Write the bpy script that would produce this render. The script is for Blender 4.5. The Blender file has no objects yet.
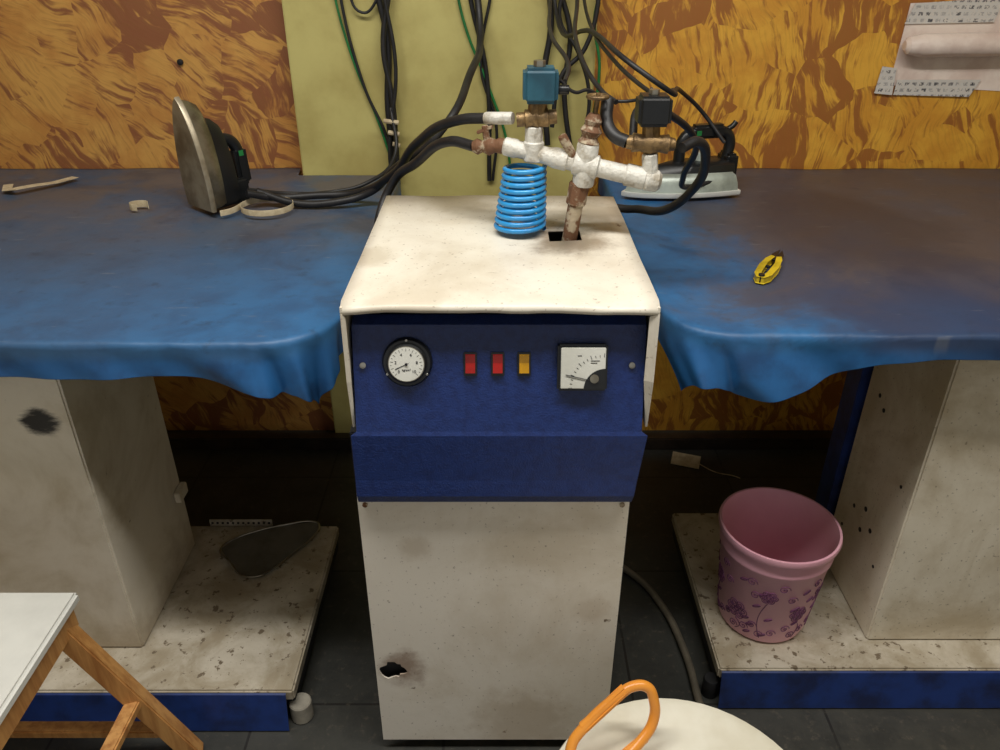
import bpy, bmesh, math, random
from mathutils import Vector, Matrix, noise as mnoise
random.seed(4)
D=bpy.data; C=bpy.context
R=math.radians

# ---------------------------------------------------------------- helpers
def lin(c):
    return tuple(((v/255)/12.92 if v/255<=0.04045 else ((v/255+0.055)/1.055)**2.4) for v in c)+(1,)

class NT:
    def __init__(s,name,rough=.5,metal=0,spec=.5):
        s.m=D.materials.new(name); s.m.use_nodes=True
        s.t=s.m.node_tree; s.b=s.t.nodes['Principled BSDF']
        s.b.inputs['Roughness'].default_value=rough
        s.b.inputs['Metallic'].default_value=metal
        s.b.inputs['Specular IOR Level'].default_value=spec
        s.co=s.t.nodes.new('ShaderNodeTexCoord').outputs['Object']
    def n(s,t): return s.t.nodes.new(t)
    def put(s,sock,v):
        if hasattr(v,'is_linked') or hasattr(v,'links'): s.t.links.new(v,sock)
        else: sock.default_value=v
    def math(s,op,a,b=0.0,clamp=False):
        n=s.n('ShaderNodeMath'); n.operation=op; n.use_clamp=clamp
        s.put(n.inputs[0],a); s.put(n.inputs[1],b); return n.outputs[0]
    def noise(s,scale,detail=5,rough=.6,vec=None,dist=0):
        n=s.n('ShaderNodeTexNoise'); n.inputs['Scale'].default_value=scale
        n.inputs['Detail'].default_value=detail; n.inputs['Roughness'].default_value=rough
        n.inputs['Distortion'].default_value=dist
        s.t.links.new(vec or s.co,n.inputs['Vector']); return n.outputs['Fac']
    def step(s,v,a,b,lo=0.,hi=1.):
        n=s.n('ShaderNodeMapRange'); n.interpolation_type='SMOOTHSTEP'
        s.put(n.inputs['Value'],v); n.inputs['From Min'].default_value=a; n.inputs['From Max'].default_value=b
        n.inputs['To Min'].default_value=lo; n.inputs['To Max'].default_value=hi
        return n.outputs['Result']
    def mix(s,f,a,b):
        n=s.n('ShaderNodeMix'); n.data_type='RGBA'
        s.put(n.inputs[0],f); s.put(n.inputs[6],a); s.put(n.inputs[7],b); return n.outputs[2]
    def map(s,scale=(1,1,1),rot=(0,0,0),loc=(0,0,0),vec=None):
        n=s.n('ShaderNodeMapping'); s.t.links.new(vec or s.co,n.inputs['Vector'])
        n.inputs['Scale'].default_value=scale; n.inputs['Rotation'].default_value=rot; n.inputs['Location'].default_value=loc
        return n.outputs[0]
    def sep(s):
        n=s.n('ShaderNodeSeparateXYZ'); s.t.links.new(s.co,n.inputs[0]); return n.outputs
    def col(s,v): s.put(s.b.inputs['Base Color'],v)
    def bump(s,h,strength=.3,dist=.01):
        n=s.n('ShaderNodeBump'); n.inputs['Strength'].default_value=strength; n.inputs['Distance'].default_value=dist
        s.t.links.new(h,n.inputs['Height']); s.t.links.new(n.outputs[0],s.b.inputs['Normal'])
    def dist(s,p,scale=(1,1,1)):
        g=s.n('ShaderNodeVectorMath'); g.operation='DISTANCE'; s.t.links.new(s.map(scale),g.inputs[0])
        g.inputs[1].default_value=tuple(a*b for a,b in zip(p,scale)); return g.outputs['Value']

def simple(name,c,rough=.5,metal=0,c2=None,scale=12,lo=.35,hi=.7,bump=0,spec=.5):
    k=NT(name,rough,metal,spec)
    c2=c2 or tuple(max(0,v*.75) for v in c)
    f=k.noise(scale)
    k.col(k.mix(k.step(f,lo,hi),lin(c),lin(c2)))
    if bump: k.bump(k.noise(scale*4),bump,.003)
    return k.m

def worn(name,c,stain,spot,rough=.45,amt=.55,sscale=3,spscale=28,spotlo=.64,streak=True,extra=None):
    k=NT(name,rough)
    a=k.noise(sscale,8,.65,dist=.4)
    base=k.mix(k.step(a,amt-.1,amt+.2),lin(c),lin(stain))
    if streak:
        st=k.noise(1,6,.6,vec=k.map((22,22,2.2)))
        base=k.mix(k.step(st,.52,.8,0,.5),base,lin(stain))
    b=k.noise(spscale,4,.6)
    base=k.mix(k.step(b,spotlo,spotlo+.06),base,lin(spot))
    fine=k.noise(140,2,.5)
    base=k.mix(k.step(fine,.64,.75,0,.5),base,lin(spot))
    for p,r,cc,st in (extra or []):
        d=k.math('ADD',k.dist(p),k.math('MULTIPLY',k.math('SUBTRACT',k.noise(18,6,.7),.5),r*1.3))
        base=k.mix(k.step(d,r,r*.3,0,st),base,lin(cc))
    k.col(base); k.bump(k.noise(60),.12,.003)
    return k.m

def link(o): C.scene.collection.objects.link(o); return o
def mesh(name,verts,faces,m=None,smooth=False):
    me=D.meshes.new(name); me.from_pydata([tuple(v) for v in verts],[],faces); me.update()
    o=link(D.objects.new(name,me))
    if m: me.materials.append(m)
    if smooth:
        for p in me.polygons: p.use_smooth=True
    return o
def frombm(name,bm,m,smooth=False):
    me=D.meshes.new(name); bm.normal_update(); bm.to_mesh(me); bm.free()
    o=link(D.objects.new(name,me))
    if m: me.materials.append(m)
    if smooth:
        for p in me.polygons: p.use_smooth=True
    return o
def box(name,x0,x1,y0,y1,z0,z1,m,bev=.003,seg=2):
    bm=bmesh.new(); bmesh.ops.create_cube(bm,size=1)
    for v in bm.verts:
        v.co=Vector(((x0+x1)/2+v.co.x*(x1-x0),(y0+y1)/2+v.co.y*(y1-y0),(z0+z1)/2+v.co.z*(z1-z0)))
    if bev: bmesh.ops.bevel(bm,geom=bm.edges[:],offset=bev,segments=seg,affect='EDGES')
    return frombm(name,bm,m)
def beam(name,p1,p2,w,d,m,bev=.003):
    p1=Vector(p1);p2=Vector(p2); L=(p2-p1).length
    o=box(name,-w/2,w/2,-d/2,d/2,0,L,m,bev)
    q=(p2-p1).to_track_quat('Z','Y')
    o.data.transform(Matrix.Translation(p1)@q.to_matrix().to_4x4()); return o
def rev(name,p1,p2,prof,m,seg=24,smooth=True):
    """surface of revolution: prof = [(s 0..1 along, radius)]"""
    p1=Vector(p1);p2=Vector(p2);L=(p2-p1).length; q=(p2-p1).to_track_quat('Z','Y')
    M=Matrix.Translation(p1)@q.to_matrix().to_4x4()
    V=[];F=[]
    for s,r in prof:
        for i in range(seg):
            a=2*math.pi*i/seg; V.append(M@Vector((r*math.cos(a),r*math.sin(a),s*L)))
    for j in range(len(prof)-1):
        for i in range(seg):
            F.append((j*seg+i,j*seg+(i+1)%seg,(j+1)*seg+(i+1)%seg,(j+1)*seg+i))
    F.append(tuple(range(seg))[::-1]); F.append(tuple((len(prof)-1)*seg+i for i in range(seg)))
    o=mesh(name,V,F,m,smooth)
    if smooth:
        md=o.modifiers.new('es','EDGE_SPLIT'); md.split_angle=R(35)
    return o
def cyl(name,p1,p2,r,m,seg=20,b=.06):
    return rev(name,p1,p2,[(0,r*.9),(b,r),(1-b,r),(1,r*.9)],m,seg,seg>8)
def tube(name,pts,r,m,cyc=False,res=8,flat=None):
    cu=D.curves.new(name,'CURVE'); cu.dimensions='3D'; cu.resolution_u=res
    if flat: cu.extrude=flat; cu.bevel_depth=r
    else: cu.bevel_depth=r; cu.bevel_resolution=3
    s=cu.splines.new('BEZIER'); s.bezier_points.add(len(pts)-1)
    for b,p in zip(s.bezier_points,pts):
        b.co=p; b.handle_left_type=b.handle_right_type='AUTO'
    s.use_cyclic_u=cyc; cu.use_fill_caps=True
    o=link(D.objects.new(name,cu)); cu.materials.append(m); return o
def polytube(name,lines,r,m):
    cu=D.curves.new(name,'CURVE'); cu.dimensions='3D'; cu.bevel_depth=r; cu.bevel_resolution=1
    for pts in lines:
        s=cu.splines.new('POLY'); s.points.add(len(pts)-1)
        for a,p in zip(s.points,pts): a.co=(p[0],p[1],p[2],1)
    o=link(D.objects.new(name,cu)); cu.materials.append(m); return o
def group(name,loc,kids,rot=None):
    e=link(D.objects.new(name,None)); e.empty_display_size=.05; e.location=loc
    M=Matrix.Translation(loc)
    for k in kids:
        k.parent=e
        if rot is None: k.matrix_parent_inverse=M.inverted()
    if rot is not None: e.rotation_euler=rot
    return e
def text(name,s,size,loc,rot,m):
    cu=D.curves.new(name,'FONT'); cu.body=s; cu.size=size; cu.align_x='CENTER'; cu.align_y='CENTER'
    cu.extrude=.0002
    o=link(D.objects.new(name,cu)); o.location=loc; o.rotation_euler=rot; cu.materials.append(m); return o

# ---------------------------------------------------------------- materials
def wallmat(name,c1,c2,c3,seed,amt,a0,a1,thin):
    k=NT(name,.5)
    vv=k.map((1,1,1),(0,0,0),(seed,0,seed*.7))
    warp=k.n('ShaderNodeTexNoise'); warp.inputs['Scale'].default_value=8; k.t.links.new(vv,warp.inputs['Vector'])
    add=k.n('ShaderNodeVectorMath'); add.operation='MULTIPLY_ADD'
    k.t.links.new(warp.outputs['Color'],add.inputs[0]); add.inputs[1].default_value=(.06,.06,.06); k.t.links.new(vv,add.inputs[2])
    vo=k.n('ShaderNodeTexVoronoi'); vo.inputs['Scale'].default_value=8; k.t.links.new(add.outputs[0],vo.inputs['Vector'])
    sc=k.n('ShaderNodeSeparateColor'); k.t.links.new(vo.outputs['Color'],sc.inputs[0])
    vr=k.n('ShaderNodeVectorRotate'); vr.rotation_type='AXIS_ANGLE'; vr.inputs['Axis'].default_value=(0,1,0)
    k.t.links.new(add.outputs[0],vr.inputs['Vector'])
    k.t.links.new(k.math('ADD',k.math('MULTIPLY',sc.outputs[0],a1-a0),a0),vr.inputs['Angle'])
    st=k.noise(1,4,.55,vec=k.map((thin,1,thin*.18),vec=vr.outputs[0]))
    comb=k.noise(1,2,.5,vec=k.map((180,1,14),vec=vr.outputs[0]))
    big=k.noise(5.5,5,.6,vec=vv)
    v=k.math('ADD',st,k.math('MULTIPLY',k.math('SUBTRACT',sc.outputs[1],.5),.26))
    v=k.math('ADD',v,k.math('MULTIPLY',k.math('SUBTRACT',big,.5),.6))
    v=k.math('ADD',v,k.math('MULTIPLY',k.math('SUBTRACT',comb,.5),.24))
    base=k.mix(k.step(k.noise(10,5,.6,vec=vv),.38,.66),lin(c1),lin(c2))
    base=k.mix(k.step(v,.45-amt,.62-amt,0,.92),base,lin(c3))
    base=k.mix(k.step(comb,.45,.7,0,.25),base,lin(tuple(a*.72 for a in c2)))
    k.col(base)
    k.bump(v,.25,.004)
    return k.m
M_wallL=wallmat('textured_wall_paint_left',(204,154,80),(188,132,66),(134,80,52),0,.01,.1,1.4,50)
M_wallR=wallmat('textured_wall_paint_right',(222,168,60),(204,144,48),(148,88,38),3.3,.01,-.35,.6,55)
M_pillar=simple('pillar_paint',(192,182,114),.6,c2=(170,156,92),scale=5,bump=.1)
M_side=simple('side_wall_paint',(200,180,120),.7)
M_ceil=simple('ceiling_paint',(225,222,212),.8)
M_skirt=simple('dark_skirting_stone',(38,32,28),.35,c2=(58,48,40))
k=NT('slate_floor_tiles',.42)
br=k.n('ShaderNodeTexBrick'); k.t.links.new(k.map(loc=(.12,.1,0)),br.inputs['Vector']); br.offset=0
br.inputs['Scale'].default_value=1; br.inputs['Brick Width'].default_value=.42; br.inputs['Row Height'].default_value=.42
br.inputs['Mortar Size'].default_value=.003
br.inputs['Color1'].default_value=lin((56,57,54)); br.inputs['Color2'].default_value=lin((66,65,60)); br.inputs['Mortar'].default_value=lin((34,32,30))
base=k.mix(k.step(k.noise(9,8,.7),.4,.7,0,.75),br.outputs['Color'],lin((40,41,40)))
k.col(k.mix(k.step(k.noise(45,6,.7),.54,.72,0,.45),base,lin((104,96,84)))); k.bump(k.noise(30),.15,.003)
M_floor=k.m
M_white=worn('cabinet_white_enamel',(226,220,206),(204,194,176),(118,96,72),.42,.52,4,24,.71,
   extra=[((.12,1.33,1.02),.10,(120,100,76),.75),((-.10,1.56,1.02),.11,(176,162,138),.6),((.19,1.5,1.02),.10,(166,152,128),.6),((.03,1.44,1.02),.06,(150,130,104),.5),((-.22,1.25,1.02),.06,(180,166,142),.5)])
M_door=worn('door_white_enamel',(234,228,216),(212,202,184),(95,72,50),.4,.54,4,30,.71,
   extra=[((-.19,1.05,.25),.06,(120,84,56),.7),((-.15,1.05,.56),.04,(176,158,132),.4),((.05,1.05,.08),.14,(180,162,136),.5),((.17,1.05,.40),.05,(186,168,144),.4)])
M_leg=worn('leg_cabinet_cream_enamel',(224,216,198),(190,176,150),(90,70,50),.42,.5,4,26,.72)
M_plat=worn('platform_worn_white',(196,188,172),(158,146,124),(112,98,80),.6,.44,8,48,.60,False)
M_navy=simple('navy_hammered_enamel',(25,48,106),.34,c2=(19,38,90),scale=80,bump=.45)
M_navy2=simple('navy_edge_strip',(24,52,116),.5,c2=(18,32,72),scale=14)
M_dark=simple('black_sheet_metal',(22,22,26),.6)
M_black=simple('black_rubber',(24,24,27),.5,c2=(38,37,38),scale=30)
M_blackp=simple('black_plastic',(24,26,28),.35)
M_chrome=simple('brushed_steel',(170,165,150),.32,.85,c2=(120,112,96),scale=14)
M_sole=simple('scorched_steel_sole',(172,162,140),.4,.6,c2=(120,104,80),scale=10)
M_brass=simple('aged_brass',(150,124,86),.45,.7,c2=(96,78,58),scale=60,bump=.3)
M_rust=simple('rusty_pipe',(112,78,54),.75,.2,c2=(176,162,138),scale=40,lo=.5,hi=.62,bump=.5)
M_wrap=simple('white_thread_tape_wrap',(210,208,200),.5,.1,c2=(156,147,130),scale=30,lo=.46,hi=.7,bump=.9)
M_teal=simple('solenoid_coil_teal',(40,88,106),.45,c2=(30,66,82),scale=20)
M_bluehose=simple('blue_pu_hose',(52,150,212),.22,c2=(40,128,194))
M_green=simple('green_wire',(30,120,60),.5)
M_beige=simple('cotton_tape',(206,192,160),.9,c2=(176,158,126),scale=40)
k=NT('stool_wood',.5)
gr=k.noise(1,6,.6,vec=k.map((60,60,6)))
k.col(k.mix(k.step(gr,.35,.7),lin((204,152,90)),lin((166,112,60)))); k.bump(gr,.15,.002); M_wood=k.m
M_lam=simple('white_laminate',(222,222,216),.35,c2=(204,204,198),scale=6)
M_foot=simple('grey_foot_plastic',(160,154,140),.6)
M_pink=simple('pink_plastic',(224,170,184),.35,c2=(214,158,174),scale=5)
M_purple=simple('purple_print',(124,70,112),.5)
M_red=simple('red_rocker',(150,26,22),.25)
M_amber=simple('amber_rocker',(206,150,22),.25)
M_face=simple('dial_face',(212,212,204),.4,c2=(196,196,186))
M_ink=simple('dial_ink',(30,30,34),.5)
M_orange=simple('orange_plastic',(232,152,58),.3,c2=(222,140,48))
M_bucket=simple('white_bucket_plastic',(224,220,204),.4,c2=(210,204,184),scale=8)
M_yellow=simple('yellow_plastic',(214,186,38),.4)
M_screw=simple('screw_steel',(170,168,160),.35,.8)
M_grey=simple('grey_mesh_plate',(118,117,108),.3,.3,c2=(98,96,86),scale=14)
M_floorhose=simple('grey_floor_hose',(112,104,90),.5)
k=NT('tube_glow',.5); k.col((1,1,1,1)); k.b.inputs['Emission Color'].default_value=(1,.97,.9,1); k.b.inputs['Emission Strength'].default_value=6; M_glow=k.m

def clothmat(name,side):
    k=NT(name,.5,spec=.45); s=k.sep(); x,y,z=s[0],s[1],s[2]
    n1=k.noise(3.2,8,.65,dist=.5); n2=k.noise(11,6,.6); n3=k.noise(7,6,.6,vec=k.map((1,1,1),loc=(5,3,1)))
    d1=k.math('MULTIPLY',k.math('SUBTRACT',n1,.5),1.0)
    blue=k.mix(k.step(n2,.35,.7),lin((42,100,150)),lin((36,82,126)))
    if side=='L':
        ex=k.step(k.math('ADD',x,d1),-.25,-.85)
        ey=k.step(k.math('ADD',y,d1),1.1,1.9)
        g=k.math('ADD',k.math('MULTIPLY',ex,.5),k.math('MULTIPLY',ey,.75),True)
        col=k.mix(k.math('MULTIPLY',g,.92),blue,lin((64,82,104)))
        br=k.step(k.math('ADD',y,d1),1.5,2.0,0,.85)
        br=k.math('MULTIPLY',br,k.step(n3,.35,.6))
        col=k.mix(br,col,lin((96,88,84)))
        dk=k.step(n1,.48,.66,0,.5)
        col=k.mix(dk,col,lin((38,52,74)))
    else:
        ex=k.step(k.math('ADD',x,d1),.34,.58)
        ey=k.step(k.math('ADD',y,d1),1.02,1.4)
        g=k.math('MULTIPLY',ex,ey)
        col=k.mix(k.math('MULTIPLY',g,.95),blue,lin((74,76,88)))
        fx=k.step(k.math('ADD',x,k.math('MULTIPLY',d1,.6)),.42,.68)
        fy=k.step(k.math('ADD',y,k.math('MULTIPLY',d1,.6)),1.65,1.35)
        col=k.mix(k.math('MULTIPLY',k.math('MULTIPLY',fx,fy),.8),col,lin((40,56,88)))
        ex2=k.step(k.math('ADD',x,d1),.45,.85); ey2=k.step(k.math('ADD',y,d1),1.25,1.7)
        col=k.mix(k.math('MULTIPLY',k.math('MULTIPLY',ex2,ey2),k.step(n3,.25,.6,.4,.9)),col,lin((86,74,70)))
        d=k.math('ADD',k.dist((.82,1.75,.91),(1,.8,1)),k.math('MULTIPLY',d1,.5))
        col=k.mix(k.step(d,.36,.12,0,.6),col,lin((56,44,44)))
    hem=k.step(z,.868,.895)
    fine=k.noise(24,6,.7)
    col=k.mix(k.step(fine,.54,.74,0,.45),col,lin((36,46,62)))
    scr=k.noise(1,3,.5,vec=k.map((14,70,1),(0,0,.5)))
    col=k.mix(k.step(scr,.66,.72,0,.22),col,lin((130,132,134)))
    hemc=k.mix(k.step(n2,.4,.7),lin((38,98,156)),lin((32,72,118)))
    if side=='R': hemc=k.mix(k.step(x,.62,.85,0,.7),hemc,lin((30,46,78)))
    else: hemc=k.mix(k.step(x,-.45,-.8,0,.35),hemc,lin((30,62,104)))
    k.col(k.mix(hem,hemc,col))
    k.bump(k.noise(16,6,.6),.2,.006)
    return k.m
M_clothL=clothmat('blue_ironing_cloth_left','L'); M_clothR=clothmat('blue_ironing_cloth_right','R')

# ---------------------------------------------------------------- room
WY=2.27
box('floor',-2.2,2.2,-1.6,WY+.1,-.1,0,M_floor,0)
o1=box('wall_back',-2.2,-.15,WY,WY+.1,0,2.7,M_wallL,0)
o2=box('part_right',-.15,2.2,WY,WY+.1,0,2.7,M_wallR,0)
o2.parent=o1
box('wall_left',-2.3,-2.2,-1.6,WY+.1,0,2.7,M_side,0)
box('wall_right',2.2,2.3,-1.6,WY+.1,0,2.7,M_side,0)
box('ceiling',-2.3,2.3,-1.6,WY+.1,2.7,2.8,M_ceil,0)
box('wall_pillar',-.555,.25,2.19,WY,0,2.7,M_pillar,.004)
box('baseboard_back',-2.2,2.2,2.15,2.19,0,.045,M_skirt,.004)

# ---------------------------------------------------------------- ironing tables
def cloth(name,x0,x1,y0,y1,z,Rc,m,ohf,corner,cpos,csig,sgn,seed):
    V=[];F=[]
    oh=.06
    nx,ny=150,110
    for j in range(ny+1):
        for i in range(nx+1):
            a=i/nx; b=j/ny
            a2=1-(1-a)**1.5 if sgn>0 else a**1.5
            b2=b**1.5
            u=(x0-oh)+(x1-x0+2*oh)*a2
            de=(x1-u) if sgn>0 else (u-x0)
            ext=corner*math.exp(-((de-cpos)/csig)**2)+.003*math.sin(u*17+seed)
            w0=y0-ohf-ext
            w=w0+(y1-w0)*b2
            cx=min(max(u,x0+Rc),x1-Rc); cy=min(max(w,y0+Rc),y1-.03)
            dv=Vector((u-cx,w-cy)); L=dv.length
            rr=Rc
            if w>y1-.03:
                dv=Vector((u-cx,0)); L=dv.length; cy=w
            if L<=rr:
                px,py,pz=u,w,z+.003*mnoise.noise(Vector((u*5,w*5,seed)))+.0015*mnoise.noise(Vector((u*14,w*9,seed)))
                if L>rr-.015: pz-=(L-rr+.015)**2*6
            else:
                n=dv/L; d=L-rr
                arc=math.atan2(n.y,n.x)*Rc*2+u+w
                near=math.exp(-((de-cpos)/.24)**2)
                fl=.004+.06*d+ (.02+.13*near)*d*math.sin(arc*24+seed)*min(1,d/.03)+.03*d*math.sin(arc*61)
                q=Vector((cx,cy))+n*(rr+fl)
                px,py=q.x,q.y; pz=z-.0014-d+.003*math.exp(-d/.006)-.003
            V.append((px,py,pz))
    for j in range(ny):
        for i in range(nx):
            a=j*(nx+1)+i; F.append((a,a+1,a+nx+2,a+nx+1))
    o=mesh(name,V,F,m,True)
    md=o.modifiers.new('t','SOLIDIFY'); md.thickness=.002; md.offset=-1
    return o
kL=[cloth('cloth_cover',-1.75,-.285,1.155,2.262,.912,.13,M_clothL,.060,.030,.10,.10,1,1.3),
    box('table_board',-1.72,-.345,1.185,2.18,.875,.903,M_dark,.01)]
kR=[cloth('cloth_cover',.295,1.75,1.185,2.262,.912,.12,M_clothR,.045,.078,.15,.13,-1,4.),
    box('table_board',.345,1.72,1.215,2.25,.875,.903,M_dark,.004)]
def trim_at_pillar(o,lo,hi):
    for v in o.data.vertices:
        if lo<v.co.x<hi and v.co.y>2.184: v.co.y=2.184
trim_at_pillar(kL[0],-.57,.3)

k=NT('leg_cabinet_smudged',.45)
base=k.mix(k.step(k.noise(4,8,.65,dist=.4),.40,.72),lin((224,216,200)),lin((190,177,152)))
sm=k.math('SUBTRACT',k.step(k.dist((-.862,1.23,.705),(.8,1,1)),.06,.005),k.math('MULTIPLY',k.noise(1,6,.7,vec=k.map((18,18,60))),1.05))
base=k.mix(k.step(sm,-.12,.35),base,lin((30,28,28)))
base=k.mix(k.step(k.noise(30,4),.70,.76),base,lin((100,80,58)))
base=k.mix(k.step(k.math('ADD',k.sep()[2],k.math('MULTIPLY',k.noise(9,6,.7),.25)),.34,.2,0,.6),base,lin((150,132,106)))
k.col(base); M_legL=k.m
def strip(nm,x0,x1,y,m):
    o=mesh(nm,[(x0,y-.018,.004),(x1,y-.018,.004),(x1,y,.096),(x0,y,.096),(x0,y+.004,.098),(x1,y+.004,.098)],[(0,1,2,3),(3,2,5,4)],m)
    md=o.modifiers.new('s','SOLIDIFY'); md.thickness=.002; return o
kL.append(box('leg_cabinet',-1.35,-.803,1.23,1.575,.101,.874,M_legL,.004))
kL.append(box('leg_bracket',-.80,-.785,1.52,1.57,.28,.31,M_leg,.002))
kL.append(box('platform',-1.6,-.44,1.115,1.65,.07,.10,M_plat,.004))
kL.append(strip('platform_front_strip',-1.6,-.455,1.108,M_navy2))
kL.append(box('platform_side_rail',-.465,-.445,1.13,1.64,.03,.069,M_dark,.002))
kL.append(cyl('leveling_foot',(-.435,1.13,0),(-.435,1.13,.05),.024,M_foot))
kL.append(cyl('leveling_foot_rear',(-.48,1.60,0),(-.48,1.60,.07),.022,M_dark))
kL.append(box('perforated_strip',-.79,-.62,1.651,1.655,.085,.118,M_plat,.001))
for i in range(12): kL.append(cyl('perforation_%d'%i,(-.782+.014*i,1.6495,.108),(-.782+.014*i,1.6525,.108),.0035,M_dark,10))
group('ironing_table',(-1.0,1.7,.0),kL)

kR.append(box('leg_cabinet',.835,1.40,1.252,1.53,.101,.874,M_leg,.004))
kR.append(box('leg_back_post',.825,.86,1.55,1.62,.101,.874,M_navy2,.002))
kR.append(box('platform',.48,1.6,1.172,1.705,.07,.10,M_plat,.004))
kR.append(strip('platform_front_strip',.485,1.6,1.165,M_navy2))
kR.append(box('platform_side_rail',.485,.505,1.19,1.695,.03,.069,M_dark,.002))
kR.append(cyl('leveling_foot',(.475,1.19,0),(.475,1.19,.05),.018,M_dark))
kR.append(cyl('leveling_foot_rear',(.52,1.66,0),(.52,1.66,.07),.022,M_dark))
for i,(yy,zz,r) in enumerate([(1.47,.62,.005),(1.44,.60,.005),(1.40,.36,.006),(1.36,.33,.006),(1.40,.30,.006),(1.45,.33,.005),(1.30,.50,.004),(1.48,.25,.004),(1.31,.27,.004)]):
    kR.append(cyl('vent_hole_%d'%i,(.8335,yy,zz),(.836,yy,zz),r,M_dark,12))
group('ironing_table',(1.0,1.7,.0),kR)

# ---------------------------------------------------------------- steam boiler cabinet
kids=[]
HX=.2365; HZ=1.0265
xs=[-HX+.323*i/14 for i in range(15)]; xs=xs[:-1]+[.088,.117,.146,.177,.207,HX]
rows=[(1.0485,HZ-.013),(1.0475,HZ-.008),(1.0490,HZ-.003),(1.054,HZ-.001),(1.065,HZ),(1.15,HZ),(1.24,HZ),(1.325,HZ),(1.385,HZ),(1.45,HZ),(1.52,HZ),(1.60,HZ)]
V=[];F=[];nx=len(xs)
for r,(y,z) in enumerate(rows):
    for x in xs:
        wob=.0035*mnoise.noise(Vector((x*9,y*6,2)))
        lipd=-.004*(abs(x)/HX)**4*(1 if r<4 else 0)+(.003*mnoise.noise(Vector((x*14,0,7))) if r<2 else 0)
        V.append((x,y,z+wob+lipd))
for j in range(len(rows)-1):
    for i in range(nx-1):
        if rows[j][0]==1.325 and .08<(xs[i]+xs[i+1])/2<.146: continue
        a=j*nx+i; F.append((a,a+1,a+nx+1,a+nx))
hood=mesh('hood_top',V,F,M_white,True); md=hood.modifiers.new('s','SOLIDIFY'); md.thickness=.003; md.offset=-1
kids.append(hood)
for sx,nm in((-1,'left'),(1,'right')):
    V=[(0,1.0485,HZ-.004),(0,1.60,HZ-.003),(0,1.60,.80),(0,1.052,.812),(0,1.042,.90)]
    x=sx*HX
    vs=[(x,b,c) for a,b,c in V]+[(x-sx*.003,b,c) for a,b,c in V]
    n=5; fs=[tuple(range(n)),tuple(range(2*n-1,n-1,-1))]+[(i,i+n,(i+1)%n+n,(i+1)%n) for i in range(n)]
    kids.append(mesh('hood_side_'+nm,vs,fs,M_white))
    w=.014 if sx>0 else .006
    xi=x-sx*w
    o=mesh('hood_flange_'+nm,[(x,1.0475,HZ-.014),(xi,1.052,HZ-.02),(x,1.0415,.90),(xi,1.047,.90),(x,1.0515,.812),(x-sx*.003,1.053,.812)],[(0,1,3,2),(2,3,5,4)],M_white)
    md=o.modifiers.new('s','SOLIDIFY'); md.thickness=.0015; kids.append(o)
kids.append(box('hood_back',-HX,HX,1.597,1.60,.80,HZ-.006,M_white,.001))
kids.append(box('body_upper',-.226,.226,1.12,1.58,.79,.985,M_dark,.002))
kids.append(box('body_lower',-.2475,.2255,1.068,1.58,.03,.79,M_dark,.002))
kids.append(box('body_base_skid',-.23,.21,1.10,1.56,0,.03,M_dark,.002))
bm=bmesh.new()
out=[(-.2445,.03),(.2205,.03),(.2205,.677),(-.2425,.677)]
hc=(-.209,.243); hole=[]
shape=[1.1,1.0,.8,1.0,.9,1.0,.9,1.0,.75,.95,1.1,1.25,1.25,1.3,1.3,1.1,.85,.75,.9,.8,1.0,1.15]
for i in range(22):
    a=2*math.pi*i/22; rr=.023*shape[i]*(1+.12*random.uniform(-1,1))
    hole.append((hc[0]+rr*1.05*math.cos(a),hc[1]+rr*1.0*math.sin(a)))
def loop(pts):
    vs=[bm.verts.new((p[0],1.052,p[1])) for p in pts]
    return [bm.edges.new((vs[i],vs[(i+1)%len(vs)])) for i in range(len(vs))]
es=loop(out)+loop(hole)
bmesh.ops.triangle_fill(bm,use_beauty=True,edges=es)
door=frombm('front_door_panel',bm,M_door); md=door.modifiers.new('s','SOLIDIFY'); md.thickness=.003; md.offset=0
kids.append(door)
prof=[(1.104,.985),(1.083,.978),(1.038,.812),(1.035,.806),(1.033,.72),(1.030,.690),(1.036,.674),(1.05,.674)]
X0,X1=-.2285,.2255
V=[];F=[]
for i,(y,z) in enumerate(prof):
    l=X0-(.0 if z>.81 else .009); r=X1+(0 if z>.81 else .010-(.81-z)*.11)
    V+= [(l,y,z),(r,y,z)]
for i in range(len(prof)-1): F.append((2*i,2*i+1,2*i+3,2*i+2))
pn=mesh('control_panel',V,F,M_navy); md=pn.modifiers.new('s','SOLIDIFY'); md.thickness=.002
md=pn.modifiers.new('b','BEVEL'); md.width=.0015; md.segments=2
kids.append(pn)
for sx in(-1,1):
    x=X0 if sx<0 else X1-.003
    kids.append(mesh('panel_cheek_%s'%('left' if sx<0 else 'right'),[(x,1.038,.80),(x,1.083,.978),(x,1.12,.978),(x,1.12,.80),(x+.003,1.038,.80),(x+.003,1.083,.978),(x+.003,1.12,.978),(x+.003,1.12,.80)],[(0,1,2,3),(7,6,5,4),(0,4,5,1),(3,2,6,7),(0,3,7,4)],M_navy))
ta=(1.083-1.038)/(.978-.812); ang=math.atan(ta)
def onpanel(o,x,z):
    Y=1.038+(z-.812)*ta
    M=Matrix.Translation((x,Y-.0025,z))@Matrix.Rotation(-ang,4,'X')
    if o.type=='MESH' and o.location.length==0: o.data.transform(M)
    else: o.matrix_world=M@o.matrix_basis
    kids.append(o)
gx,gz=-.1435,.9235
onpanel(rev('gauge_flange',(0,0,0),(0,-.010,0),[(0,.039),(.5,.039),(1,.036)],M_blackp,36),gx,gz)
onpanel(rev('gauge_bezel',(0,-.008,0),(0,-.018,0),[(0,.031),(.7,.031),(1,.0285)],M_blackp,36),gx,gz)
onpanel(rev('gauge_ring',(0,-.0172,0),(0,-.0184,0),[(0,.0285),(1,.0280)],M_chrome,36),gx,gz)
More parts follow.
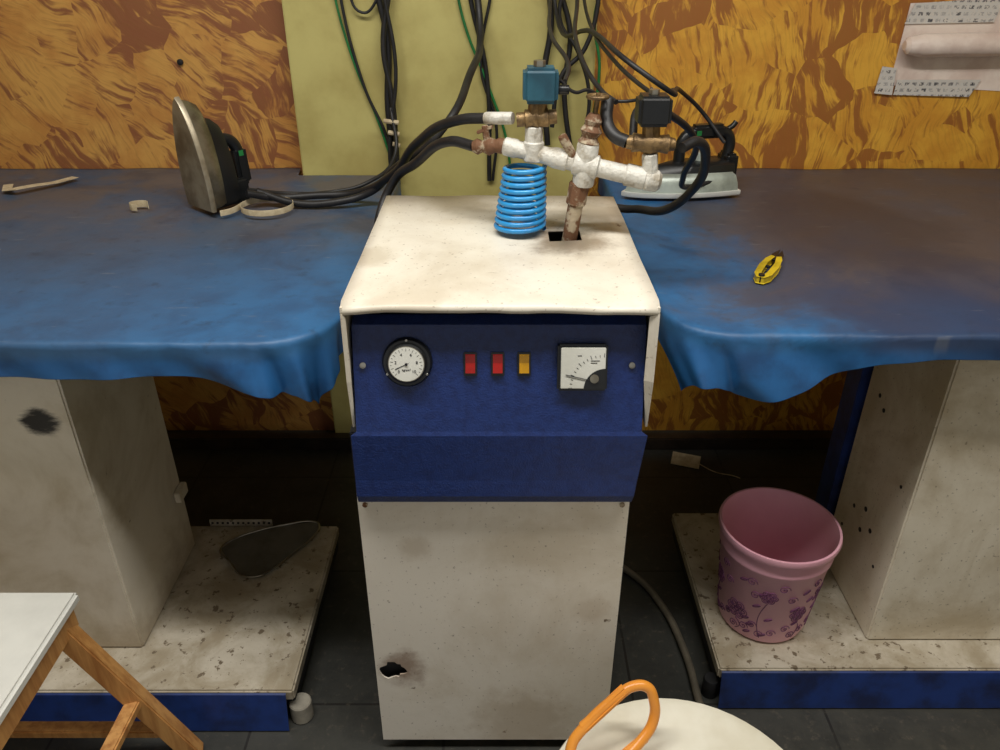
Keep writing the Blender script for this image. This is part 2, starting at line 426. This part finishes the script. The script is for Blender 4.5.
onpanel(rev('gauge_face',(0,-.017,0),(0,-.0188,0),[(0,.0268),(1,.0268)],M_face,36),gx,gz)
lines=[]
for i in range(21):
    a=R(225-270*i/20); r0=.0225 if i%2 else .0205
    lines.append([(r0*math.cos(a),-.0190,r0*math.sin(a)),(.0248*math.cos(a),-.0190,.0248*math.sin(a))])
onpanel(polytube('gauge_ticks',lines,.0003,M_ink),gx,gz)
for i in range(6):
    a=R(225-270*i/5)
    onpanel(text('gauge_number_%d'%(i*2),str(i*2),.0065,(.0165*math.cos(a),-.0192,.0165*math.sin(a)),(R(90),0,0),M_ink),gx,gz)
onpanel(text('gauge_unit','kg/cm²',.005,(0,-.0192,-.009),(R(90),0,0),M_ink),gx,gz)
a=R(205)
onpanel(mesh('gauge_needle',[(-.0012,-.0195,.0),(.0012,-.0195,.0),(.0008+.019*math.cos(a),-.0195,.019*math.sin(a)-.0006),(-.0002+.019*math.cos(a),-.0195,.019*math.sin(a)+.0006),(.006,-.0195,.003)],[(0,2,3),(0,1,2),(0,1,4)],M_ink),gx,gz)
onpanel(cyl('gauge_hub',(0,-.0185,0),(0,-.021,0),.0022,M_ink,12),gx,gz)
for i in range(3):
    a=R(90+120*i); onpanel(cyl('gauge_screw_%d'%i,(.0355*math.cos(a),-.009,.0355*math.sin(a)),(.0355*math.cos(a),-.0115,.0355*math.sin(a)),.002,M_screw,10),gx,gz)
mx,mz=.127,.917
onpanel(box('meter_housing',-.0385,.0385,-.016,0,-.0365,.0365,M_blackp,.003),mx,mz)
onpanel(box('meter_face',-.0335,.035,-.0172,-.0155,-.0325,.0325,M_face,.001),mx,mz)
V=[(.035,-.0182,-.0335)];cc=(.035,-.0335)
for i in range(13):
    a=R(90+90*i/12); V.append((cc[0]+.033*math.cos(a),-.0182,cc[1]+.033*math.sin(a)))
onpanel(mesh('meter_corner_cover',V,[tuple(range(len(V)))],M_blackp),mx,mz)
onpanel(cyl('meter_corner_knob',(.018,-.018,-.016),(.018,-.021,-.016),.007,M_chrome,16),mx,mz)
lines=[]
for i in range(13):
    a=R(88+94*i/12); r0=.047
    lines.append([(cc[0]-.004+r0*math.cos(a),-.0176,cc[1]+.004+r0*math.sin(a)),(cc[0]-.004+(r0+(.006 if i%3==0 else .0035))*math.cos(a),-.0176,cc[1]+.004+(r0+(.006 if i%3==0 else .0035))*math.sin(a))])
onpanel(polytube('meter_ticks',lines,.0004,M_ink),mx,mz)
onpanel(polytube('meter_needle',[[(.025,-.0186,-.022),(-.026,-.0186,-.010)]],.0007,M_ink),mx,mz)
onpanel(polytube('meter_mark',[[(-.008,-.0176,.020),(-.002,-.0176,.020)],[(.012,-.0176,.012),(.026,-.0176,.012)],[(.012,-.0176,.0085),(.022,-.0176,.0085)]],.0005,M_ink),mx,mz)
for i,(x,m) in enumerate([(-.046,M_red),(-.0035,M_red),(.0375,M_amber)]):
    onpanel(box('switch_bezel_%d'%i,-.0105,.0105,-.003,0,-.019,.019,M_blackp,.001),x,.92)
    onpanel(mesh('switch_rocker_%d'%i,[(-.0075,-.002,-.015),(.0075,-.002,-.015),(.0075,-.009,-.013),(-.0075,-.009,-.013),(-.0075,-.0045,.002),(.0075,-.0045,.002),(-.0075,-.006,.015),(.0075,-.006,.015),(-.0075,-.002,.016),(.0075,-.002,.016)],
        [(0,1,2,3),(3,2,5,4),(4,5,7,6),(6,7,9,8),(1,9,7,5,2),(0,3,4,6,8)],m),x,.92)
for i,(x,z) in enumerate([(-.213,.918),(.205,.918)]):
    onpanel(cyl('panel_screw_%d'%i,(0,0,0),(0,-.004,0),.005,M_screw,14),x,z)
for i,(x,z) in enumerate([(-.230,.655),(.208,.655)]):
    kids.append(cyl('door_screw_%d'%i,(x,1.051,z),(x,1.047,z),.0045,M_rust,12))
group('steam_boiler_cabinet',(0,1.3,0),kids)

# ---------------------------------------------------------------- steam pipe manifold
K=[]
K.append(cyl('riser_pipe',(.122,1.352,.99),(.143,1.350,1.16),.0135,M_rust))
K.append(cyl('riser_coupling',(.134,1.351,1.085),(.139,1.351,1.125),.018,M_rust,8))
L0=Vector((.006,1.375,1.182)); L1=Vector((.266,1.325,1.134)); dl=(L1-L0)
def on(s): return L0+dl*s
K.append(rev('manifold_pipe',L0,L1,[(0,.012),(.01,.0155),(.08,.0165),(.1,.0145),(.3,.015),(.34,.018),(.42,.018),(.43,.015),(.46,.0155),(.47,.0205),(.62,.0205),(.63,.0155),(.8,.016),(.81,.019),(.93,.019),(.94,.016),(1,.0155)],M_wrap,20))
c=on(.2)
K.append(cyl('left_tee',c+Vector((0,0,-.014)),c+Vector((0,0,.02)),.018,M_wrap))
K.append(cyl('left_union',c+Vector((0,0,.012)),c+Vector((0,0,.045)),.0155,M_wrap,8))
vb=c+Vector((.004,0,.058))
K.append(rev('left_valve_body',vb+Vector((-.034,0,-.003)),vb+Vector((.034,0,.003)),[(0,.012),(.2,.012),(.22,.016),(.4,.015),(.5,.019),(.6,.015),(.78,.016),(.8,.012),(1,.012)],M_brass))
K.append(cyl('left_valve_bonnet',vb,vb+Vector((.002,0,.03)),.016,M_brass,8))
tb=vb+Vector((.003,0,.026))
K.append(box('left_solenoid_coil',tb.x-.027,tb.x+.031,tb.y-.026,tb.y+.026,tb.z,tb.z+.056,M_teal,.007,3))
K.append(cyl('left_coil_nut',tb+Vector((0,0,.056)),tb+Vector((0,0,.066)),.010,M_chrome,6))
K.append(cyl('left_coil_gland',tb+Vector((.03,0,.02)),tb+Vector((.05,0,.02)),.008,M_blackp))
c=on(.54)
K.append(cyl('centre_cross',c+Vector((-.002,0,-.036)),c+Vector((.004,0,.038)),.019,M_wrap))
K.append(rev('centre_valve_body',c+Vector((.003,0,.03)),c+Vector((.012,0,.085)),[(0,.014),(.15,.019),(.3,.013),(.5,.019),(.65,.013),(.8,.015),(1,.009)],M_rust))
K.append(cyl('centre_valve_stem',c+Vector((.012,0,.08)),c+Vector((.016,0,.118)),.004,M_brass,10))
t=c+Vector((.015,0,.112)); pts=[(t.x+.016*math.cos(a),t.y+.016*math.sin(a),t.z) for a in [i*math.pi/4 for i in range(8)]]
K.append(tube('centre_handwheel',pts,.0035,M_brass,True))
K.append(cyl('handwheel_spoke_a',t+Vector((-.016,0,0)),t+Vector((.016,0,0)),.0025,M_brass,8)); K.append(cyl('handwheel_spoke_b',t+Vector((0,-.016,0)),t+Vector((0,.016,0)),.0025,M_brass,8))
K.append(cyl('lever_branch',c+Vector((-.02,0,.012)),c+Vector((-.042,-.004,.05)),.008,M_rust,12))
c=on(.97)
K.append(rev('right_elbow_joint',c+Vector((-.014,0,.002)),c+Vector((.016,0,-.003)),[(0,.013),(.2,.0185),(.8,.0185),(1,.013)],M_wrap))
K.append(cyl('right_nipple',c+Vector((-.002,0,.008)),c+Vector((-.006,0,.045)),.0135,M_wrap,8))
vb=c+Vector((-.006,0,.062))
K.append(rev('right_valve_body',vb+Vector((-.042,0,.002)),vb+Vector((.04,0,-.002)),[(0,.010),(.12,.012),(.14,.016),(.3,.014),(.5,.019),(.7,.014),(.86,.016),(.88,.012),(1,.010)],M_brass))
K.append(cyl('right_valve_bonnet',vb,vb+Vector((-.002,0,.032)),.015,M_brass,8))
tb=vb+Vector((-.002,0,.03))
K.append(box('right_solenoid_coil',tb.x-.026,tb.x+.028,tb.y-.025,tb.y+.025,tb.z,tb.z+.048,M_blackp,.006,3))
K.append(cyl('right_coil_nut',tb+Vector((0,0,.048)),tb+Vector((0,0,.056)),.009,M_chrome,6))
K.append(tube('right_elbow_hose',[vb+Vector((-.04,0,.002)),vb+Vector((-.06,.01,.01)),vb+Vector((-.072,.03,.03)),vb+Vector((-.07,.05,.06))],.011,M_black))
K.append(rev('left_tap_body',(-.048,1.385,1.178),(.010,1.376,1.182),[(0,.009),(.15,.014),(.3,.010),(.5,.016),(.7,.011),(.85,.014),(1,.011)],M_rust))
K.append(cyl('left_tap_stem',(-.022,1.38,1.185),(-.026,1.38,1.215),.006,M_rust,8))
K.append(beam('left_tap_lever',(-.040,1.38,1.203),(-.012,1.38,1.214),.010,.005,M_rust,.001))
K.append(cyl('hose_barb_tape',(-.026,1.392,1.225),(.022,1.372,1.229),.0105,M_wrap))
K.append(tube('solenoid_wire',[(.10,1.375,1.29),(.125,1.38,1.27),(.15,1.40,1.27),(.19,1.42,1.25),(.24,1.40,1.255),(.25,1.35,1.28)],.003,M_black))
group('steam_pipe_manifold',(.13,1.35,1.02),K)

pts=[];turns=10
for i in range(turns*20+1):
    s=i/(turns*20); a=i*2*math.pi/20
    r=.0445-.010*s
    pts.append((.036+.008*s+r*math.cos(a),1.375+r*math.sin(a),1.0335+.114*s))
h=polytube('coiled_air_hose',[pts],.0045,M_bluehose); h.data.bevel_resolution=3

# ---------------------------------------------------------------- hoses / cables
tube('steam_hose',[(-.022,1.393,1.225),(-.07,1.43,1.215),(-.17,1.62,1.13),(-.26,1.83,1.005),(-.36,1.92,.940),(-.46,1.925,.932),(-.56,1.90,.935),(-.615,1.865,.955)],.0095,M_black)
tube('steam_hose',[(-.045,1.388,1.178),(-.09,1.44,1.175),(-.17,1.58,1.10),(-.235,1.66,1.03),(-.262,1.62,.96),(-.2615,1.5,.80),(-.264,1.45,.55),(-.27,1.5,.2),(-.28,1.6,.012)],.0095,M_black)
tube('steam_hose',[(.305,1.325,1.19),(.335,1.35,1.195),(.372,1.42,1.14),(.375,1.49,1.075),(.34,1.56,1.01),(.285,1.66,.98),(.23,1.70,.96),(.2,1.68,.8),(.2,1.66,.2)],.009,M_black)
tube('steam_hose',[(.225,1.35,1.194),(.24,1.41,1.235),(.33,1.52,1.20),(.40,1.62,1.13),(.42,1.78,1.02),(.47,1.92,.955),(.56,1.975,.96)],.007,M_black)
tube('power_cable',[(-.615,1.88,.96),(-.54,1.95,.93),(-.44,1.97,.927),(-.34,2.0,.945),(-.28,2.10,.99),(-.29,2.155,1.1)],.005,M_black)
tube('power_cable',[(-.60,1.90,.95),(-.50,1.88,.926),(-.41,1.88,.928),(-.32,1.89,.95),(-.25,1.84,1.02),(-.13,1.72,1.13),(-.07,1.9,1.22),(-.05,2.13,1.30),(-.075,2.16,1.5),(-.08,2.16,2.68)],.009,M_black)
tube('power_cable',[(.56,1.98,1.05),(.50,2.0,1.12),(.44,1.95,1.17),(.36,1.7,1.22),(.28,1.5,1.27),(.2,1.8,1.32),(.14,2.13,1.33),(.14,2.16,1.6),(.14,2.16,2.68)],.005,M_black)
wc=[]
def wcable(pts,r,m,y=2.172):
    wc.append(tube('cable_%d'%len(wc),[(pts[0][0],y,2.68)]+[(pts[0][0],y,1.7)]+[(a,y,z) for a,z in pts],r,m))
wcable([(-.315,1.42),(-.29,1.27),(-.30,1.1),(-.292,.93),(-.29,.6)],.009,M_black,2.176)
wcable([(-.27,1.42),(-.30,1.25),(-.285,1.12),(-.283,.93)],.007,M_black,2.16)
wcable([(-.29,1.40),(-.27,1.2),(-.30,1.0),(-.30,.9)],.005,M_black,2.15)
wcable([(-.42,1.40),(-.385,1.22),(-.33,1.06),(-.30,.95)],.003,M_green,2.18)
wcable([(-.405,1.40),(-.36,1.15),(-.31,1.02),(-.30,.94)],.004,M_black,2.178)
wcable([(-.38,1.40),(-.35,1.33),(-.31,1.36),(-.30,1.4)],.0035,M_black,2.172)
wcable([(-.08,1.40),(-.035,1.18),(-.03,.9)],.006,M_black,2.178)
wcable([(-.11,1.40),(-.09,1.30),(-.03,1.15),(.02,1.0),(.03,.8)],.0035,M_green,2.18)
wcable([(-.02,1.40),(-.05,1.2),(-.01,1.05),(-.02,.9)],.004,M_black,2.18)
for i in range(3):
    wc.append(cyl('cable_tie_%d'%i,(-.31+.01*i,2.142,1.07-.03*i),(-.27,2.142,1.065-.03*i),.006,M_beige,8))
group('wall_cable_bundle',(-.2,2.17,1.2),wc)
wc=[]
wcable([(.12,1.42),(.13,1.3),(.115,1.18),(.13,1.0)],.008,M_black,2.17)
wcable([(.25,1.42),(.22,1.25),(.16,1.18),(.14,1.05)],.006,M_black,2.16)
wcable([(.17,1.42),(.15,1.32),(.20,1.24),(.235,1.13),(.22,1.0)],.005,M_black,2.15)
wcable([(.14,1.42),(.18,1.28),(.17,1.15),(.2,.95)],.007,M_black,2.17)
wcable([(.265,1.42),(.24,1.32),(.26,1.2),(.24,1.0)],.004,M_green,2.17)
wc.append(tube('drop_cable_a',[(.13,2.15,1.42),(.11,1.9,1.36),(.10,1.6,1.33),(.12,1.45,1.30),(.11,1.395,1.285)],.004,M_black))
wc.append(tube('drop_cable_b',[(.20,2.15,1.40),(.20,1.9,1.33),(.22,1.6,1.29),(.25,1.42,1.27),(.265,1.36,1.265)],.004,M_black))
wc.append(tube('drop_cable_c',[(.19,2.15,1.5),(.17,1.9,1.38),(.15,1.6,1.31),(.18,1.45,1.26),(.20,1.40,1.25)],.0045,M_black))
group('wall_cable_bundle',(.18,2.17,1.2),wc)

# ---------------------------------------------------------------- irons
def iron(name,M,sole,shell,body,L=.235,W=.062,hh=.125,stand=False):
    K=[]
    def outl(sc,z,cx=0,n=22,ln=1.0):
        pts=[]
        for i in range(n+1):
            s=i/n; w=W*sc*(1-s**2.3)**.72*(1-.12*(1-s)**4)
            pts.append(((cx+s*L*ln),w,z))
        return pts+[(x,-y,z) for x,y,z in reversed(pts[:-1])]
    def loft(nm,rings,m):
        n=len(rings[0]);V=[];F=[]
        for r in rings: V+=r
        for j in range(len(rings)-1):
            for i in range(n): F.append((j*n+i,j*n+(i+1)%n,(j+1)*n+(i+1)%n,(j+1)*n+i))
        F.append(tuple(range(n))[::-1]);F.append(tuple((len(rings)-1)*n+i for i in range(n)))
        o=mesh(nm,V,F,m,True); md=o.modifiers.new('es','EDGE_SPLIT'); md.split_angle=R(40); K.append(o)
    loft('soleplate',[outl(.97,0,.002,ln=.985),outl(1,.003),outl(1,.012)],sole)
    loft('shell',[outl(.93,.012,.006,ln=.95),outl(.9,.03,.008,ln=.92),outl(.8,.048,.012,ln=.86),outl(.65,.056,.02,ln=.76)],shell)
    if stand:
        loft('upper_body',[outl(.80,.046,.008,ln=.78),outl(.78,.072,.008,ln=.74),outl(.66,.09,.012,ln=.66),outl(.44,.096,.02,ln=.5)],body)
    else:
        loft('upper_body',[outl(.66,.054,.012,ln=.76),outl(.6,.072,.012,ln=.68),outl(.42,.080,.016,ln=.56)],body)
    K.append(tube('handle',[(.022,0,.066),(.018,0,hh-.018),(.045,0,hh),(.10,0,hh+.002),(.14,0,hh-.012),(.152,0,.074)],.0145,body))
    K.append(box('handle_grip',.035,.125,-.018,.018,hh-.016,hh+.018,body,.008,3))
    K.append(cyl('thermostat_knob',(.09,0,.078),(.09,0,.10),.018,shell if not stand else M_chrome))
    K.append(box('rear_terminal',-.004,.055 if stand else .03,-.03,.03,.02,.125 if stand else .095,body,.007,3))
    K.append(cyl('steam_inlet',(-.002,.0,.085),(.02,.0,.085),.009,M_brass,8))
    K.append(tube('cord_sleeve',[(.03,0,hh),(.01,0,hh+.012),(.004,0,hh+.02)],.007,M_blackp))
    K.append(box('indicator_label',.105,.118,-.0186,-.0178,hh-.006,hh+.006,M_green,.0002))
    K.append(box('indicator_label_b',.105,.118,.0178,.0186,hh-.006,hh+.006,M_green,.0002))
    for k_ in K: k_.matrix_world=M@k_.matrix_world
    loc=M.translation.copy()
    C.view_layer.update()
    e=link(D.objects.new(name,None)); e.location=loc
    for k_ in K:
        k_.parent=e; k_.matrix_parent_inverse=Matrix.Translation(loc).inverted()
    return e
n=Vector((-.70,-.71,0)).normalized(); zl=-n; xl=Vector((-.05,0.02,.996)).normalized(); yl=zl.cross(xl).normalized(); zl=xl.cross(yl)
Mi=Matrix((xl,yl,zl)).transposed().to_4x4(); Mi.translation=Vector((-.725,1.84,.924))
iron('steam_iron',Mi,M_sole,M_chrome,M_blackp,L=.258,W=.070,stand=True)
xl=Vector((-.97,-.24,0)).normalized(); zl=Vector((0,0,1)); yl=zl.cross(xl)
Mi=Matrix((xl,yl,zl)).transposed().to_4x4(); Mi.translation=Vector((.60,2.03,.921))
k=simple('pale_mint_shell',(190,200,190),.35,.3)
iron('steam_iron',Mi,M_lam,k,M_blackp,L=.30,W=.072,hh=.15)

def ribbon(name,pts,m,h=.008):
    return tube(name,pts,.0006,m,flat=h)
def flatstrip(name,pts,w,m):
    V=[];F=[]
    n=len(pts)
    for i,p in enumerate(pts):
        a=Vector(pts[max(0,i-1)]);b=Vector(pts[min(n-1,i+1)]);d=(b-a);d.z=0;d.normalize();s=Vector((-d.y,d.x,0))*w/2
        p=Vector(p); V+=[p-s,p+s]
    for i in range(n-1): F.append((2*i,2*i+1,2*i+3,2*i+2))
    o=mesh(name,V,F,m); md=o.modifiers.new('s','SOLIDIFY'); md.thickness=.0015; return o
flatstrip('cotton_tape_strip',[(-1.31,2.06,.921),(-1.28,2.00,.923),(-1.25,1.99,.930),(-1.22,2.03,.928),(-1.19,2.07,.924),(-1.165,2.13,.922)],.024,M_beige)
pts=[(-.565+.062*math.cos(a),1.85+.060*math.sin(a),.921) for a in [R(d) for d in range(150,-200,-25)]]
pts=[(-.66,1.79,.921)]+[(-.64,1.81,.921)]+pts
ribbon('cotton_tape_loop',[(p[0],p[1],.9285) for p in pts],M_beige,.0065)
pts=[(-.88+.022*math.cos(a),1.86+.016*math.sin(a),.926) for a in [i*math.pi/4 for i in range(7)]]
ribbon('cotton_tape_ring',pts,M_beige,.008)

# thread snips: two yellow grips, spring bow at the rear, black blades
K=[]
S=1.9
def lp(a,b,z):
    th=R(60); a*=S;b*=S; return (.543+a*math.cos(th)-b*math.sin(th),1.47+a*math.sin(th)+b*math.cos(th),z)
for s_,nm in((1,'left'),(-1,'right')):
    ou=[lp(-.046,s_*.0035,0),lp(-.036,s_*.0080,0),lp(-.01,s_*.0095,0),lp(.012,s_*.0078,0),lp(.022,s_*.005,0),lp(.020,s_*.0015,0),lp(.0,s_*.0042,0),lp(-.03,s_*.0035,0),lp(-.046,s_*.0005,0)]
    V=[(p[0],p[1],.917) for p in ou]+[(p[0],p[1],.930) for p in ou]; n=len(ou)
    F=[tuple(range(n)),tuple(range(2*n-1,n-1,-1))]+[(i,(i+1)%n,(i+1)%n+n,i+n) for i in range(n)]
    o=mesh('grip_'+nm,V,F,M_yellow); md=o.modifiers.new('b','BEVEL'); md.width=.0015; md.segments=2; K.append(o)
def blade(nm,s,z):
    o=mesh(nm,[lp(.012,s*.007,z),lp(.012,-s*.001,z),lp(.032,s*.0,z),lp(.048,s*.001,z),lp(.032,s*.006,z)],[(0,1,2,3,4)],M_blackp); md=o.modifiers.new('s','SOLIDIFY'); md.thickness=.002; K.append(o)
blade('blade_left',1,.928); blade('blade_right',-1,.925)
K.append(cyl('rivet',lp(-.042,0,.916),lp(-.042,0,.934),.006,M_blackp,12))
K.append(cyl('spring_bar',lp(-.008,-.006,.926),lp(-.008,.006,.926),.003,M_blackp,8))
group('thread_snips',(.54,1.478,.92),K)

# ---------------------------------------------------------------- pink waste bin
K=[]
bc=Vector((.616,1.335,.102)); H=.272
def br_(h): return .098+(.124-.098)*(h/H)
prof=[(0,.087),(.004,.095),(.02,br_(.02)),(.212,br_(.212)),(.217,br_(.217)+.003),(.224,br_(.224)+.003),(.229,br_(.229)),(.252,br_(.252)),(.255,.128),(.265,.131),(.272,.129),(.272,.124),(.26,.121),(.22,br_(.22)-.003),(.02,br_(.02)-.003),(.006,.085),(.005,.0)]
seg=56;V=[];F=[]
for h,r in prof:
    for i in range(seg):
        a=2*math.pi*i/seg; V.append((bc.x+r*math.cos(a),bc.y+r*math.sin(a),bc.z+h))
for j in range(len(prof)-1):
    for i in range(seg): F.append((j*seg+i,j*seg+(i+1)%seg,(j+1)*seg+(i+1)%seg,(j+1)*seg+i))
F.append(tuple(range(seg))[::-1])
o=mesh('bin_shell',V,F,M_pink,True); md=o.modifiers.new('es','EDGE_SPLIT'); md.split_angle=R(40); K.append(o)
lines=[];thick=[]
def cp(phi,h): r=br_(h)+.0006; return (bc.x+r*math.cos(phi),bc.y+r*math.sin(phi),bc.z+h)
def add(fn,n=24,L=None): (lines if L is None else L).append([cp(*fn(i/n)) for i in range(n+1)])
rnd=random.Random(7)
for f in range(10):
    p0=R(-178+f*36+rnd.uniform(-4,4)); h0=[.135,.075,.16,.10][f%4]+rnd.uniform(-.008,.008); R0=[.023,.027,.019,.022][f%4]
    for q in range(6):
        a0=q*math.pi/3
        cxp=R0*.62*math.cos(a0);cyp=R0*.62*math.sin(a0)
        add(lambda s:(p0+(cxp+R0*.38*math.cos(2*math.pi*s))/.11,h0+cyp+R0*.38*math.sin(2*math.pi*s)),14)
        add(lambda s:(p0+(cxp+R0*.17*math.cos(2*math.pi*s))/.11,h0+cyp+R0*.17*math.sin(2*math.pi*s)),10)
    add(lambda s:(p0+R0*.2*math.cos(6.283*s)/.11,h0+R0*.2*math.sin(6.283*s)),12,thick)
    sg=1 if f%2 else -1
    add(lambda s:(p0+sg*.12*math.sin(s*3),h0-R0-s*(h0-R0-.02)),18)
    for (dx,hh_) in((.2,.04),(-.22,.055),(.24,.185),(-.05,.03),(-.25,.15)):
        add(lambda s:(p0+dx+.012*(1-s)*math.cos(11*s)/.11,max(.012,hh_+.012*(1-s)*math.sin(11*s))),26)
    for q in range(5):
        bx=p0+rnd.uniform(-.3,.3);bh=rnd.uniform(.02,.19)
        add(lambda s:(bx+(.008*math.cos(6.283*s))/.11,bh+.003*math.sin(6.283*s)+.004*math.cos(6.283*s)),10,thick)
K.append(polytube('printed_flowers',lines,.0009,M_purple)); K.append(polytube('printed_leaves',thick,.0013,M_purple))
group('pink_waste_bin',bc,K)

# ---------------------------------------------------------------- stool
K=[]
K.append(box('seat_top',-1.16,-.762,.66,1.038,.445,.468,M_lam,.006,3))
K.append(box('seat_edge_frame',-1.15,-.770,.668,1.022,.40,.444,M_wood,.003))
top={'fl':(-1.13,.69),'fr':(-.790,.69),'bl':(-1.13,.995),'br':(-.790,.995)}
bot={'fl':(-1.24,.64),'fr':(-.66,.62),'bl':(-1.24,1.04),'br':(-.64,1.04)}
for q in top: K.append(beam('leg_'+q,(*bot[q],.0),(*top[q],.42),.034,.036,M_wood))
def lv(q,z): s=z/.42; return (bot[q][0]+(top[q][0]-bot[q][0])*s,bot[q][1]+(top[q][1]-bot[q][1])*s,z)
for i,(a,b,z) in enumerate([('fl','fr',.14),('bl','br',.09),('fl','bl',.20),('fr','br',.20)]):
    K.append(beam('rail_%d'%i,lv(a,z),lv(b,z),.028,.02,M_wood))
group('wooden_stool',(-.97,.85,0),K)

# ---------------------------------------------------------------- white bucket with orange handle
K=[]
prof=[(0,.17),(.01,.18),(.9,.212),(.905,.222),(.93,.222),(.935,.217),(.96,.220),(.985,.216),(.99,.203),(.975,.190),(.975,.06),(.99,.055),(1,.04)]
K.append(rev('bucket_body',(.278,.685,.0),(.278,.685,.356),prof,M_bucket,56))
def rounded(pts,k=.22):
    out=[];n=len(pts)
    for i in range(n):
        p=Vector(pts[i]);a=Vector(pts[i-1]);b=Vector(pts[(i+1)%n])
        for t_ in (-k,k):
            q=a if t_<0 else b; out.append(p+(q-p)*abs(t_))
    return out
hp=rounded([(.112,.788,.398),(.205,.836,.464),(.243,.836,.458),(.246,.81,.392),(.158,.752,.362),(.112,.756,.364)])
K.append(tube('handle_loop',hp,.0085,M_orange,True))
K.append(beam('handle_grip',(.126,.796,.408),(.203,.835,.463),.018,.018,M_orange,.006))
K.append(beam('handle_lower_bar',(.235,.803,.386),(.165,.757,.364),.016,.014,M_orange,.005))
K.append(beam('handle_hinge',(.14,.762,.354),(.20,.775,.360),.016,.012,M_orange))
group('plastic_bucket',(.278,.685,0),K)

# ---------------------------------------------------------------- small things
out=[(-.728,1.55),(-.70,1.585),(-.66,1.608),(-.58,1.635),(-.50,1.645),(-.488,1.635),(-.492,1.60),(-.53,1.54),(-.585,1.462),(-.61,1.447),(-.645,1.452),(-.69,1.50)]
def zf(x,y): return .107+.10*max(0,y-1.56)
V=[(x,y,zf(x,y)) for x,y in out]; n=len(V)
o=mesh('plate_sheet',V,[tuple(range(n))[::-1]],M_grey); md=o.modifiers.new('s','SOLIDIFY'); md.thickness=.003
o2=tube('plate_rim',[(v[0],v[1],v[2]+.001) for v in V],.0025,M_chrome,True)
group('iron_shoe_plate',(-.6,1.55,.1),[o,o2])
tg=mesh('tag_card',[(.555,2.07,.004),(.64,2.04,.004),(.655,2.085,.02),(.57,2.115,.02)],[(0,1,2,3)],M_beige); md=tg.modifiers.new('s','SOLIDIFY'); md.thickness=.002
tg2=tube('tag_string',[(.64,2.06,.012),(.69,2.02,.005),(.74,2.0,.006),(.76,1.99,.004)],.0015,M_beige)
group('paper_tag',(.6,2.07,0),[tg,tg2])
tube('drain_hose',[(.255,1.56,.012),(.29,1.60,.012),(.35,1.56,.012),(.41,1.45,.012),(.44,1.3,.012),(.445,1.12,.012),(.46,.95,.012)],.009,M_floorhose)

k=NT('printed_paper',.6)
v=k.n('ShaderNodeTexBrick'); k.t.links.new(k.map((1,1,1),(R(90),0,0)),v.inputs['Vector']); v.inputs['Scale'].default_value=1
v.inputs['Brick Width'].default_value=.02; v.inputs['Row Height'].default_value=.016; v.inputs['Mortar Size'].default_value=.004
v.inputs['Color1'].default_value=(.05,.05,.06,1); v.inputs['Color2'].default_value=(.5,.48,.46,1); v.inputs['Mortar'].default_value=(.60,.58,.55,1)
k.col(k.mix(k.step(k.noise(200,2),.48,.58),v.outputs['Color'],lin((208,202,194)))); M_paper=k.m
M_tissue=simple('tissue_pack_film',(232,218,208),.25,c2=(212,192,182),scale=12,bump=.5)
K=[]
def sheet(nm,pts,m,y):
    o=mesh(nm,[(a,y-.001*i,b) for i,(a,b) in enumerate(pts)],[tuple(range(len(pts)))],m); md=o.modifiers.new('s','SOLIDIFY'); md.thickness=.002; K.append(o)
sheet('label_left',[(1.035,1.12),(1.085,1.115),(1.08,1.185),(1.04,1.19)],M_paper,2.262)
sheet('label_bottom',[(1.09,1.115),(1.30,1.11),(1.32,1.155),(1.09,1.155)],M_paper,2.264)
sheet('label_top',[(1.075,1.295),(1.31,1.30),(1.32,1.36),(1.09,1.345)],M_paper,2.262)
sheet('label_back',[(1.075,1.14),(1.48,1.12),(1.50,1.36),(1.08,1.345)],M_tissue,2.2685)
K.append(rev('rolled_pack',(1.075,2.236,1.245),(1.50,2.236,1.25),[(0,.012),(.02,.022),(.1,.029),(.5,.030),(.9,.029),(1,.02)],M_tissue,20))
group('tissue_packet',(1.2,2.25,1.2),K)
cyl('wall_nail',(-.87,2.27,1.20),(-.87,2.262,1.20),.008,M_dark,10)

# ---------------------------------------------------------------- lights
def tubelight(x,y):
    a=box('batten',x-.6,x+.6,y-.03,y+.03,2.655,2.70,M_ceil,.004); b=cyl('lamp_tube',(x-.58,y,2.64),(x+.58,y,2.64),.014,M_glow)
    group('tube_light',(x,y,2.68),[a,b])
tubelight(-.5,.80); tubelight(.7,.62)
def area(name,loc,sx,sy,e,col=(1,.97,.91)):
    l=D.lights.new(name,'AREA'); l.shape='RECTANGLE'; l.size=sx; l.size_y=sy; l.energy=e; l.color=col
    o=link(D.objects.new(name,l)); o.location=loc; return o
area('tube_lamp_glow',(-.5,.80,2.6),1.2,.15,29); area('tube_lamp_glow',(.7,.62,2.6),1.2,.15,23)
w=D.worlds.new('World'); C.scene.world=w; w.use_nodes=True
w.node_tree.nodes['Background'].inputs[0].default_value=(1,.98,.95,1); w.node_tree.nodes['Background'].inputs[1].default_value=.42

# ---------------------------------------------------------------- camera
cam=D.cameras.new('camera'); cam.sensor_width=36; cam.lens=780/1000*36; cam.clip_start=.02
co=link(D.objects.new('camera',cam)); co.location=(0,0,1.5); co.rotation_euler=(R(90-29.4),0,0)
C.scene.camera=co
C.scene.view_settings.view_transform='Standard'
